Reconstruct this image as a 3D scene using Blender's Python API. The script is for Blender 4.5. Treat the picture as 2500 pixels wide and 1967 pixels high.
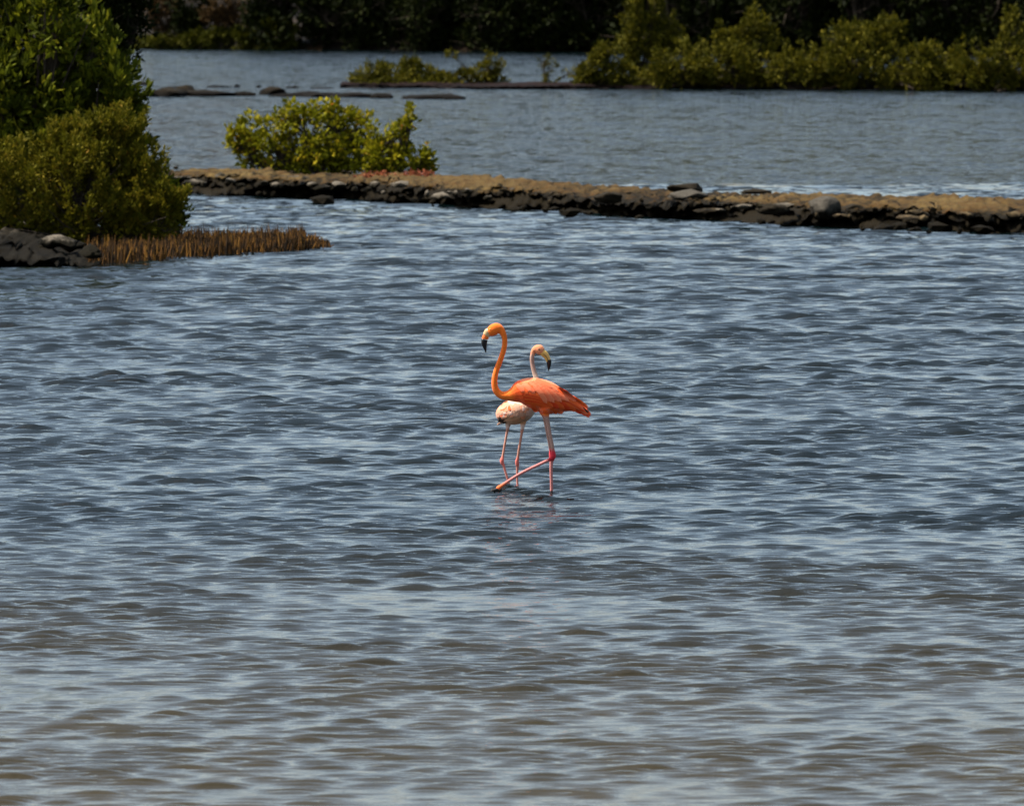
import bpy, bmesh, math, random
import numpy as np
from mathutils import Vector, Matrix, noise
from mathutils.bvhtree import BVHTree

for o in list(bpy.data.objects): bpy.data.objects.remove(o)
scene = bpy.context.scene
COL = scene.collection
R = math.radians

# ------------------------------------------------------------------ camera
CAM_H, LENS, PW, PH = 3.95, 300.0, 2500.0, 1967.0
F = PW * LENS / 36.0
PITCH = math.atan(1083.5 / F)
cam_d = bpy.data.cameras.new('camera'); cam = bpy.data.objects.new('camera', cam_d); COL.objects.link(cam)
cam_d.lens = LENS; cam_d.sensor_width = 36; cam_d.clip_start = 0.5; cam_d.clip_end = 6000
cam.location = (0, 0, CAM_H); cam.rotation_euler = (R(90) - PITCH, 0, 0)
cam_d.dof.use_dof = True; cam_d.dof.focus_distance = 63.2; cam_d.dof.aperture_fstop = 10.0
scene.camera = cam

# ------------------------------------------------------------------ sky, sun, exposure
SUN_EL, SUN_AZ = R(60), R(-84)      # azimuth: 0 = away from the camera (+Y), negative = to the left
world = bpy.data.worlds.new('World'); scene.world = world; world.use_nodes = True
wn = world.node_tree.nodes; wl = world.node_tree.links
sky = wn.new('ShaderNodeTexSky'); sky.sky_type = 'NISHITA'; sky.sun_disc = False
sky.sun_elevation = SUN_EL; sky.sun_rotation = SUN_AZ
sky.air_density = 1.0; sky.dust_density = 2.6; sky.ozone_density = 0.6
wn['Background'].inputs['Strength'].default_value = 0.108
veil = wn.new('ShaderNodeHueSaturation'); veil.inputs['Saturation'].default_value = 0.82; veil.inputs['Hue'].default_value = 0.485     # thin even high cloud greys the blue
wl.new(sky.outputs['Color'], veil.inputs['Color']); wl.new(veil.outputs['Color'], wn['Background'].inputs['Color'])
sun_d = bpy.data.lights.new('sun', 'SUN'); sun = bpy.data.objects.new('sun', sun_d); COL.objects.link(sun)
sun_d.energy = 5.0; sun_d.angle = R(0.53); sun_d.color = (1.0, 0.94, 0.85)
to_sun = Vector((math.sin(SUN_AZ) * math.cos(SUN_EL), math.cos(SUN_AZ) * math.cos(SUN_EL), math.sin(SUN_EL)))
sun.rotation_euler = to_sun.to_track_quat('Z', 'Y').to_euler(); sun.location = to_sun * 60
vs = scene.view_settings
vs.view_transform = 'Standard'; vs.look = 'None'; vs.exposure = 1.12; vs.gamma = 1.0; vs.use_curve_mapping = False
scene.render.engine = 'CYCLES'
scene.cycles.max_bounces = 6; scene.cycles.use_denoising = True

# ------------------------------------------------------------------ helpers
FWD = Vector((0, math.cos(PITCH), -math.sin(PITCH))); UP = Vector((0, math.sin(PITCH), math.cos(PITCH)))
def ray(px, py):
    return FWD + Vector((1, 0, 0)) * ((px - PW / 2) / F) + UP * ((PH / 2 - py) / F)
def G(px, py, z=0.0):                       # the point at height z seen at a photo pixel
    d = ray(px, py); t = (z - CAM_H) / d.z
    return Vector((0, 0, CAM_H)) + d * t
def AT(px, py, y):                          # the point at depth y seen at a photo pixel
    d = ray(px, py); return Vector((0, 0, CAM_H)) + d * (y / d.y)
rng = np.random.default_rng(7); random.seed(7)

def tag(o, label=None, cat=None, group=None, kind=None):
    if label: o['label'] = label
    if cat: o['category'] = cat
    if group: o['group'] = group
    if kind: o['kind'] = kind
    return o
def empty(name, loc):
    o = bpy.data.objects.new(name, None); COL.objects.link(o); o.location = loc; o.empty_display_size = 0.1
    return o
def link(name, me, mat, parent=None, loc=None):
    o = bpy.data.objects.new(name, me); COL.objects.link(o)
    if mat is not None and not me.materials: me.materials.append(mat)
    if parent is not None: o.parent = parent
    if loc is not None: o.location = loc
    return o
def mesh_np(name, verts, faces, smooth=True):
    me = bpy.data.meshes.new(name)
    verts = np.asarray(verts, dtype=np.float32); faces = np.asarray(faces, dtype=np.int32)
    k = faces.shape[1]
    me.vertices.add(len(verts)); me.vertices.foreach_set('co', verts.ravel())
    me.loops.add(faces.size); me.loops.foreach_set('vertex_index', faces.ravel())
    me.polygons.add(len(faces)); me.polygons.foreach_set('loop_start', np.arange(len(faces), dtype=np.int32) * k)
    me.update(calc_edges=True); me.validate()
    me.polygons.foreach_set('use_smooth', np.full(len(me.polygons), smooth)); me.update()
    return me
def fattr(me, name, vals):
    a = me.attributes.new(name, 'FLOAT', 'POINT'); a.data.foreach_set('value', np.asarray(vals, dtype=np.float32))
def cattr(me, name, cols):
    a = me.attributes.new(name, 'FLOAT_COLOR', 'POINT')
    c = np.ones((len(cols), 4), dtype=np.float32); c[:, :3] = cols; a.data.foreach_set('color', c.ravel())

class NM:
    def __init__(s, name):
        s.m = bpy.data.materials.new(name); s.m.use_nodes = True
        s.n = s.m.node_tree.nodes; s.l = s.m.node_tree.links
        s.b = s.n['Principled BSDF']; s.out = s.n['Material Output']
    def new(s, t, **kw):
        nd = s.n.new(t)
        for k, v in kw.items():
            if k in nd.inputs: nd.inputs[k].default_value = v
            else: setattr(nd, k, v)
        return nd
    def ramp(s, fac, stops, interp='LINEAR'):
        nd = s.n.new('ShaderNodeValToRGB'); cr = nd.color_ramp; cr.interpolation = interp
        while len(cr.elements) < len(stops): cr.elements.new(0.5)
        for e, (p, c) in zip(cr.elements, stops): e.position = p; e.color = (*c, 1)
        s.l.new(fac, nd.inputs['Fac']); return nd.outputs['Color']
    def noise(s, vec, scale, detail=4, rough=0.55):
        nd = s.new('ShaderNodeTexNoise', Scale=scale, Detail=detail, Roughness=rough)
        s.l.new(vec, nd.inputs['Vector']); return nd.outputs['Fac']
    def mapped(s, vec, scale):
        nd = s.n.new('ShaderNodeMapping'); nd.inputs['Scale'].default_value = scale
        s.l.new(vec, nd.inputs['Vector']); return nd.outputs['Vector']
    def math(s, op, a, b=None, clamp=False):
        nd = s.n.new('ShaderNodeMath'); nd.operation = op; nd.use_clamp = clamp
        for i, v in enumerate((a, b)):
            if v is None: continue
            if isinstance(v, (int, float)): nd.inputs[i].default_value = v
            else: s.l.new(v, nd.inputs[i])
        return nd.outputs[0]
    def mix(s, fac, a, b):
        nd = s.n.new('ShaderNodeMix'); nd.data_type = 'RGBA'
        for sock, v in ((nd.inputs[0], fac), (nd.inputs[6], a), (nd.inputs[7], b)):
            if isinstance(v, (int, float)): sock.default_value = v
            elif isinstance(v, tuple): sock.default_value = (*v, 1)
            else: s.l.new(v, sock)
        return nd.outputs[2]
    def bump(s, h, strength, dist):
        nd = s.new('ShaderNodeBump', Strength=strength, Distance=dist)
        s.l.new(h, nd.inputs['Height']); s.l.new(nd.outputs['Normal'], s.b.inputs['Normal'])
    def pos(s): return s.n.new('ShaderNodeNewGeometry').outputs['Position']
    def objc(s): return s.n.new('ShaderNodeTexCoord').outputs['Object']
    def base(s, c, rough=0.8, spec=0.3):
        if isinstance(c, tuple): s.b.inputs['Base Color'].default_value = (*c, 1)
        else: s.l.new(c, s.b.inputs['Base Color'])
        s.b.inputs['Roughness'].default_value = rough; s.b.inputs['Specular IOR Level'].default_value = spec

# ------------------------------------------------------------------ materials
def water_mat():
    m = NM('water'); p = m.pos()
    sep = m.new('ShaderNodeSeparateXYZ'); m.l.new(p, sep.inputs[0])
    shallow = m.math('DIVIDE', m.math('SUBTRACT', 60.0, sep.outputs['Y']), 24.0, True)   # the bed rises towards the near bank
    n = m.noise(m.mapped(p, (0.9, 0.35, 1)), 1.0, 4)
    sh = m.math('MULTIPLY', shallow, m.math('ADD', m.math('MULTIPLY', n, 1.2), 0.3), True)
    m.base(m.mix(sh, (0.0012, 0.0036, 0.0040), (0.030, 0.0215, 0.006)), 0.05, 0.5)
    m.b.inputs['IOR'].default_value = 1.333
    h1 = m.noise(m.mapped(p, (5.5, 13.0, 1)), 1.0, 5, 0.62)
    h2 = m.noise(m.mapped(p, (0.5, 0.25, 1)), 1.0, 2)
    m.bump(m.math('MULTIPLY', h1, m.math('ADD', h2, 0.2)), 0.45, 0.03)
    bump_n = m.b.inputs['Normal'].links[0].from_socket
    farw = m.math('DIVIDE', m.math('SUBTRACT', sep.outputs['Y'], 88.0), 52.0, True)       # beyond the lee: chop too fine for the mesh
    def slopes(scale, det, k):                                                            # random facet tilts of that chop
        nd = m.new('ShaderNodeTexNoise', Scale=1.0, Detail=det, Roughness=0.6); m.l.new(m.mapped(p, scale), nd.inputs['Vector'])
        su = m.n.new('ShaderNodeVectorMath'); su.operation = 'SUBTRACT'; m.l.new(nd.outputs['Color'], su.inputs[0]); su.inputs[1].default_value = (0.5, 0.5, 0.5)
        ml = m.n.new('ShaderNodeVectorMath'); ml.operation = 'MULTIPLY'; m.l.new(su.outputs[0], ml.inputs[0]); ml.inputs[1].default_value = (k, k, 0)
        return ml.outputs[0]
    def vadd(a_, b_):
        nd = m.n.new('ShaderNodeVectorMath'); nd.operation = 'ADD'; m.l.new(a_, nd.inputs[0]); m.l.new(b_, nd.inputs[1]); return nd.outputs[0]
    bright_tilt = m.n.new('ShaderNodeCombineXYZ'); bright_tilt.inputs[1].default_value = -0.05              # normals tilted towards the near bank, added to brighten the far water
    sl = vadd(slopes((4.0, 7.0, 1), 2, 2.5), slopes((1.1, 0.30, 1), 3, 1.0))
    sl = vadd(sl, bright_tilt.outputs[0])
    sc_ = m.n.new('ShaderNodeVectorMath'); sc_.operation = 'SCALE'; m.l.new(sl, sc_.inputs[0]); m.l.new(farw, sc_.inputs['Scale'])
    nr = m.n.new('ShaderNodeVectorMath'); nr.operation = 'NORMALIZE'; m.l.new(vadd(bump_n, sc_.outputs[0]), nr.inputs[0])
    m.l.new(nr.outputs[0], m.b.inputs['Normal'])
    return m.m
def leaf_mat(name, stops, trans=0.25):
    m = NM(name); a = m.new('ShaderNodeAttribute'); a.attribute_name = 'rnd'
    c = m.ramp(a.outputs['Fac'], stops)
    m.base(c, 0.7, 0.05)
    t = m.n.new('ShaderNodeBsdfTranslucent'); m.l.new(c, t.inputs['Color'])
    mx = m.new('ShaderNodeMixShader', Fac=trans)
    m.l.new(m.b.outputs[0], mx.inputs[1]); m.l.new(t.outputs[0], mx.inputs[2]); m.l.new(mx.outputs[0], m.out.inputs['Surface'])
    return m.m
def rock_mat(name, pale, dark, band, soft=0.12, top=None):
    m = NM(name); p = m.pos()
    sep = m.new('ShaderNodeSeparateXYZ'); m.l.new(p, sep.inputs[0])
    n = m.noise(p, 5.0, 8, 0.65); n2 = m.noise(p, 26.0, 4, 0.7)
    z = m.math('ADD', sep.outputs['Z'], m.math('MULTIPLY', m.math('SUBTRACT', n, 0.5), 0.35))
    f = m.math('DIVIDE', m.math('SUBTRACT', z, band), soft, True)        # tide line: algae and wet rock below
    up = m.ramp(n2, [(0.25, tuple(c * 0.45 for c in pale)), (0.6, pale), (0.8, tuple(min(1, c * 1.25) for c in pale))])
    if top is not None:
        n5 = m.noise(p, 0.7, 5, 0.6)
        up = m.mix(m.ramp(n5, [(0.36, (0, 0, 0)), (0.52, (1, 1, 1))]), up, m.mix(m.ramp(n, [(0.4, (0, 0, 0)), (0.6, (1, 1, 1))]), up, top))
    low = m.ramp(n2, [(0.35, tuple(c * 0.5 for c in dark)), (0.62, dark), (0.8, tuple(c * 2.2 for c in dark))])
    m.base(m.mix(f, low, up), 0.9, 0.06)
    m.bump(m.math('ADD', n, m.math('MULTIPLY', n2, 0.4)), 0.9, 0.06)
    return m.m
def bark_mat(name, c):
    m = NM(name); n = m.noise(m.mapped(m.objc(), (30, 30, 6)), 1.0, 5)
    m.base(m.ramp(n, [(0.3, tuple(x * .5 for x in c)), (0.7, c)]), 0.9, 0.2); m.bump(n, 0.6, 0.01)
    return m.m
M = {}
M['water'] = water_mat()
M['leaf_dark'] = leaf_mat('leaf_dark', [(0.0, (0.0124, 0.0166, 0.0009)), (0.4, (0.0373, 0.0460, 0.0028)), (0.7, (0.0932, 0.1058, 0.0055)), (1.0, (0.2049, 0.1794, 0.0110))], 0.3)
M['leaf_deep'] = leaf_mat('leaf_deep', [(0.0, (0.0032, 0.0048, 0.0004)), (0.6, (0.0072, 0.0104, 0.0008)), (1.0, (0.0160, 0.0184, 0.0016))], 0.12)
M['leaf_olive'] = leaf_mat('leaf_olive', [(0.0, (0.0340, 0.0345, 0.0022)), (0.5, (0.0849, 0.0783, 0.0046)), (0.9, (0.1576, 0.1208, 0.0093)), (1.0, (0.1940, 0.0978, 0.0137))], 0.25)
M['leaf_bright'] = leaf_mat('leaf_bright', [(0.0, (0.0462, 0.0525, 0.0021)), (0.5, (0.1386, 0.1344, 0.0047)), (0.86, (0.2368, 0.1943, 0.0084)), (0.95, (0.2888, 0.1628, 0.0147)), (1.0, (0.3119, 0.0788, 0.0158))], 0.3)
M['leaf_hedge'] = leaf_mat('leaf_hedge', [(0.0, (0.0179, 0.0186, 0.0013)), (0.5, (0.0539, 0.0513, 0.0036)), (1.0, (0.1285, 0.1048, 0.0070))], 0.2)
M['leaf_red'] = leaf_mat('leaf_red', [(0.0, (0.12, 0.035, 0.02)), (0.6, (0.28, 0.08, 0.04)), (1.0, (0.30, 0.16, 0.05))], 0.2)
M['leaf_grass'] = leaf_mat('leaf_grass', [(0.0, (0.0188, 0.0225, 0.0015)), (0.6, (0.0413, 0.0420, 0.0030)), (1.0, (0.0825, 0.0750, 0.0060))], 0.2)
M['bark'] = bark_mat('bark', (0.05, 0.036, 0.024))
def root_mat():
    m = NM('root'); a = m.new('ShaderNodeAttribute'); a.attribute_name = 'rnd'
    m.base(m.ramp(a.outputs['Fac'], [(0.0, (0.008, 0.004, 0.001)), (0.5, (0.036, 0.016, 0.002)), (0.85, (0.115, 0.048, 0.005)), (1.0, (0.20, 0.095, 0.011))]), 0.85, 0.2)
    return m.m
M['root'] = root_mat()
M['leaf_dry'] = leaf_mat('leaf_dry', [(0.0, (0.0140, 0.0084, 0.0035)), (0.6, (0.0525, 0.0294, 0.0098)), (1.0, (0.1050, 0.0630, 0.0245))], 0.15)
M['rock'] = rock_mat('rock', (0.125, 0.106, 0.080), (0.0077, 0.0063, 0.0028), 0.30, 0.07)
M['rock_dark'] = rock_mat('rock_dark', (0.0182, 0.0142, 0.0086), (0.0040, 0.0030, 0.0017), 0.10)
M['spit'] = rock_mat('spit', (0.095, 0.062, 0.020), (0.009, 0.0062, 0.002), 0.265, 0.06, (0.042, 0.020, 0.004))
M['bank'] = rock_mat('bank', (0.1050, 0.0880, 0.0640), (0.0070, 0.0055, 0.0028), 0.36, 0.10)
M['rock_olive'] = rock_mat('rock_olive', (0.062, 0.042, 0.012), (0.007, 0.0052, 0.0022), 0.18, 0.10)
M['rock_grey'] = rock_mat('rock_grey', (0.060, 0.053, 0.042), (0.012, 0.010, 0.007), 0.22, 0.10)
M['rock_tan'] = rock_mat('rock_tan', (0.110, 0.078, 0.040), (0.010, 0.007, 0.003), 0.30, 0.08)
M['dyke'] = rock_mat('dyke', (0.0146, 0.0048, 0.0026), (0.0042, 0.0019, 0.0013), 0.08)
def hill_mat():
    m = NM('hill_soil'); p = m.pos(); n = m.noise(p, 0.5, 6, 0.6); n2 = m.noise(p, 3.0, 5)
    c = m.ramp(n, [(0.42, (0.004, 0.0028, 0.0016)), (0.55, (0.010, 0.006, 0.0026)), (0.66, (0.05, 0.028, 0.010))])
    m.base(m.mix(m.math('MULTIPLY', n2, 0.6), c, (0.005, 0.0035, 0.002)), 0.95, 0.1); m.bump(n2, 0.6, 0.2)
    return m.m
M['hill'] = hill_mat()

# ------------------------------------------------------------------ water
RIPPLES = ((1347, 1204), (1215, 1196), (1245, 1189), (1264, 1191))
def build_water():
    r = np.random.default_rng(21)
    ys = [36.0]
    while ys[-1] < 128: ys.append(ys[-1] + ys[-1] * 0.00050)
    while ys[-1] < 150: ys.append(ys[-1] + ys[-1] * 0.0009)
    while ys[-1] < 420: ys.append(ys[-1] + ys[-1] * 0.0040)
    ys = np.array(ys); nu = 370
    u = np.linspace(-1, 1, nu)
    W = 0.066 * ys + 1.0
    Y = np.repeat(ys[:, None], nu, 1); X = W[:, None] * u[None, :]
    Z = np.zeros_like(X); DX = np.zeros_like(X); DY = np.zeros_like(X)
    # gusts: slow changes of roughness from place to place
    gust = np.zeros_like(X)
    for _ in range(9):
        lam = r.uniform(0.8, 5); a = r.uniform(-math.pi, math.pi); k = 2 * math.pi / lam
        gust += np.sin(k * (X * math.cos(a) * 0.6 + Y * math.sin(a)) + r.uniform(0, 6.28))
    gust = np.clip(1 + 0.07 * gust, 0.8, 1.3)
    res = np.where(Y > 150, 0.0040, np.where(Y > 128, 0.0009, 0.00050)) * Y
    lam_p = 0.105 * (Y / 40.0) ** 0.8                    # short chop in the lee of the near bank, longer with more fetch
    lam_p = np.maximum(lam_p, 4.8 * res)
    calm = 0.95 + 0.05 * np.clip((Y - 38) / 26, 0, 1)
    N = 110
    for i in range(N):
        lam = float(np.exp(math.log(0.095) + (math.log(1.6) - math.log(0.095)) * (i + r.uniform(0, 1)) / N)); th = r.normal(0.04, 0.20); ph = r.uniform(0, 6.28)
        k = 2 * math.pi / lam
        wgt = np.exp(-np.log(lam / lam_p) ** 2 / (2 * 0.36 ** 2))
        A = 0.114 / k * wgt * gust * calm * np.clip((170 - Y) / 75, 0, 1) * np.clip((lam / res - 2.2) / 2, 0, 1)
        q = k * (math.sin(th) * X + math.cos(th) * Y) + ph
        Z += A * np.sin(q)
        c = 0.42 * A * np.cos(q)
        DX += math.sin(th) * c; DY += math.cos(th) * c
    for i in range(10):      # longer, low swell
        lam = r.uniform(1.8, 6); th = r.normal(0, 0.5); k = 2 * math.pi / lam
        far = np.clip((lam / res - 2.2) / 2, 0, 1)
        Z += 0.0025 / k * far * np.clip((200 - Y) / 60, 0, 1) * np.sin(k * (math.sin(th) * X + math.cos(th) * Y) + r.uniform(0, 6.28))
    rms = np.sqrt((Z[::7, ::7] ** 2).mean(1)); rms = np.interp(ys, ys[::7], rms)[:, None] + 1e-5
    zz = Z / rms; Z = rms * (np.log1p(np.exp(1.7 * zz)) / 1.7 - 0.45) * 1.25        # flat troughs, peaked crests
    for px, py in RIPPLES:                                 # rings where the legs and the foot break the surface
        c_ = G(px, py); d_ = np.hypot(X - c_.x, Y - c_.y); near_ = d_ < 1.2
        Z[near_] += 0.0075 * np.cos(2 * math.pi * d_[near_] / 0.15) * np.exp(-d_[near_] / 0.22)
    edge = np.minimum(1, (1 - np.abs(u)) / 0.02)[None, :] * np.minimum(1, (ys - ys[0]) / 1.0)[:, None] * np.minimum(1, (ys[-1] - ys) / 10.0)[:, None]
    V = np.stack([X + DX * edge, Y + DY * edge, Z * edge], -1).reshape(-1, 3)
    ny = len(ys)
    i = np.arange(ny - 1)[:, None] * nu + np.arange(nu - 1)[None, :]
    Fc = np.stack([i, i + 1, i + 1 + nu, i + nu], -1).reshape(-1, 4)
    # outer sheet reaching far beyond the frame
    n0 = len(V); B = 4000.0
    a, b, c, d = 0, nu - 1, (ny - 1) * nu, ny * nu - 1
    ext = np.array([[-B, -B, 0], [B, -B, 0], [-B, B, 0], [B, B, 0]], dtype=float)
    V = np.vstack([V, ext])
    Fc = np.vstack([Fc, [[n0, n0 + 1, b, a], [n0 + 1, n0 + 3, d, b], [n0 + 3, n0 + 2, c, d], [n0 + 2, n0, a, c]]])
    me = mesh_np('water', V, Fc)
    tag(link('water', me, M['water']), 'wind-rippled blue grey lagoon water', None, None, 'structure')
build_water()

# ------------------------------------------------------------------ land
def strip(name, near, far, top, mat, label, nu=260, rough=0.10, seed=0, z0=-0.35, face=0.10):
    """a low bank: near and far waterlines (photo pixels on the water), top height along it"""
    near = [G(*p) for p in near]; far = [G(*p) for p in far]
    def samp(pts, t):
        x = near[0].x + (near[-1].x - near[0].x) * t
        for a, b in zip(pts, pts[1:]):
            if a.x <= x <= b.x or b is pts[-1]:
                return a.lerp(b, (x - a.x) / (b.x - a.x))
        return pts[0]
    key = [(0.0, -0.5), (0.0, 0.0), (face * .3, 0.45), (face * .45, 0.8), (face, 1.0), (0.2, 1.03), (0.32, 0.98), (0.45, 1.02), (0.6, 0.96), (0.75, 0.85), (0.88, 0.5), (1.0, 0.0), (1.02, -0.4)]
    prof = []
    for (f0, z0_), (f1, z1_) in zip(key, key[1:]):
        for q in range(3): prof.append((f0 + (f1 - f0) * q / 3, z0_ + (z1_ - z0_) * q / 3))
    nv = len(prof); V = []
    for iu in range(nu):
        t = iu / (nu - 1); a = samp(near, t); b = samp(far, t); h = top(t)
        for iv, (f, zz) in enumerate(prof):
            p = a.lerp(b, f); q = Vector((p.x, p.y * 0.35 + zz * 1.5, seed))
            n1 = noise.noise(q * 0.8); n2 = noise.noise(q * 2.6 + Vector((7, 0, 0))); n3 = noise.noise(q * 7.0 + Vector((0, 3, 0))); n4 = noise.noise(q * 15.0)
            w_ = 1.0 if f < 0.25 else 0.45
            ridge = abs(n2) * 1.4 - .4
            p.y += (n1 * 8 + ridge * 6 + n3 * 2.5) * rough * 2.4 * w_
            p.x += n3 * rough * .6
            p.z = h * zz * (1 + .28 * noise.noise(Vector((p.x * .55, seed, 2.2)))) + (n1 * .7 + ridge * .8 + n3 * .9 + n4 * .5) * rough * (0.5 if zz < .1 else 1) * (1 if f < .3 else .8)
            V.append(p)
    Fc = [(i * nv + j, (i + 1) * nv + j, (i + 1) * nv + j + 1, i * nv + j + 1) for i in range(nu - 1) for j in range(nv - 1)]
    me = mesh_np(name, [tuple(v) for v in V], Fc, True)
    o = link(name, me, mat); tag(o, label, None, None, 'structure')
    return o
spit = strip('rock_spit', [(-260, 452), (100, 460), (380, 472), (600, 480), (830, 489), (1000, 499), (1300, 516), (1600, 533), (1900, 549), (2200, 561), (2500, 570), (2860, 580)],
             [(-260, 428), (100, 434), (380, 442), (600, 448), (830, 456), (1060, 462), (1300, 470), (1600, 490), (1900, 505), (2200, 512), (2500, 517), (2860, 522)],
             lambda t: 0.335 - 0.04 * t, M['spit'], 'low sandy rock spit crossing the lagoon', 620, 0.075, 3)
bank = strip('mangrove_bank', [(-420, 662), (0, 652), (130, 650), (250, 643), (300, 632), (350, 618)],
             [(-420, 560), (0, 556), (130, 556), (250, 560), (300, 572), (350, 590)],
             lambda t: 0.31 * min(1, (1.02 - t) * 2.2), M['bank'], 'rocky bank under the mangroves at the left', 160, 0.08, 11, face=0.06)
dyke = strip('mangrove_dyke', [(830, 215), (1000, 216), (1240, 219), (1400, 220), (1460, 217), (1800, 218), (2150, 220), (2500, 222), (2800, 224)],
             [(830, 209), (1000, 209), (1240, 210), (1420, 205), (1800, 202), (2150, 202), (2500, 204), (2800, 206)],
             lambda t: 0.13, M['dyke'], 'low dyke carrying a line of shrubs across the far water', 260, 0.04, 23)

def hillside():
    nu, nv = 150, 60; V = []
    for iu in range(nu):
        x = -60 + 120 * iu / (nu - 1)
        shore = 378 - (x + 20) * 0.75 + 3.0 * noise.noise(Vector((x * 0.12, 0, 3)))
        for iv in range(nv):
            s = (iv / (nv - 1)) ** 2.2 * 260
            y = shore + s
            n = noise.fractal(Vector((x * 0.22, y * 0.22, 1)), 1.0, 2.0, 4)
            z = -0.4 + min(s, 1.2) * 0.6 + max(0, s - 1.5) * 0.065 + n * 0.5 * min(1, s / 5)
            V.append((x * (1 + s / 90), y, z))
    Fc = [(i * nv + j, (i + 1) * nv + j, (i + 1) * nv + j + 1, i * nv + j + 1) for i in range(nu - 1) for j in range(nv - 1)]
    tag(link('hillside', mesh_np('hillside', V, Fc), M['hill']), 'dry brown hillside rising behind the far shore', None, None, 'structure')
hillside()

# ------------------------------------------------------------------ plants
def tube_np(paths, seg=6):
    V, Fc = [], []
    for pts in paths:
        n0 = len(V)
        for k, (p, r) in enumerate(pts):
            a = pts[min(k + 1, len(pts) - 1)][0] - pts[max(k - 1, 0)][0]
            t = a.normalized() if a.length > 1e-6 else Vector((0, 0, 1))
            b = t.orthogonal().normalized(); c = t.cross(b)
            for s in range(seg):
                an = 2 * math.pi * s / seg
                V.append(p + (b * math.cos(an) + c * math.sin(an)) * r)
        for k in range(len(pts) - 1):
            for s in range(seg):
                s2 = (s + 1) % seg
                Fc.append((n0 + k * seg + s, n0 + k * seg + s2, n0 + (k + 1) * seg + s2, n0 + (k + 1) * seg + s))
    return [tuple(v) for v in V], Fc
def leaves_np(P, D, n_each, L, wid, spread, r, up=0.5):
    """rosettes of n_each folded leaves at the points P pointing about D"""
    N = len(P) * n_each
    p = np.repeat(P, n_each, 0); d = np.repeat(D, n_each, 0)
    d = d + r.normal(0, spread, (N, 3)); d[:, 2] += up * r.uniform(0, 1, N)
    d /= np.linalg.norm(d, axis=1, keepdims=True) + 1e-9
    q = r.normal(0, 1, (N, 3)); s = np.cross(d, q); s /= np.linalg.norm(s, axis=1, keepdims=True) + 1e-9
    nrm = np.cross(s, d)
    ln = (L * r.uniform(0.65, 1.25, N))[:, None]; w = ln * wid * 0.5
    p = p + d * ln * r.uniform(0.0, 0.5, (N, 1)) + r.normal(0, L * 0.25, (N, 3))
    v0 = p; v1 = p + d * ln * 0.5 + s * w + nrm * ln * 0.06; v2 = p + d * ln; v3 = p + d * ln * 0.5 - s * w + nrm * ln * 0.06
    v4 = p + d * ln * 0.55 - nrm * ln * 0.03
    V = np.stack([v0, v1, v2, v3, v4], 1).reshape(-1, 3)
    i = np.arange(N)[:, None] * 5
    T = np.concatenate([i + np.array([[0, 1, 4]]), i + np.array([[1, 2, 4]]), i + np.array([[2, 3, 4]]), i + np.array([[3, 0, 4]])], 0)
    base = np.repeat(np.repeat(r.uniform(0, 1, len(P)), n_each), 5)
    rnd = np.clip(0.55 * base + 0.45 * np.repeat(r.uniform(0, 1, N), 5), 0, 1)
    return V, T, rnd
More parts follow.
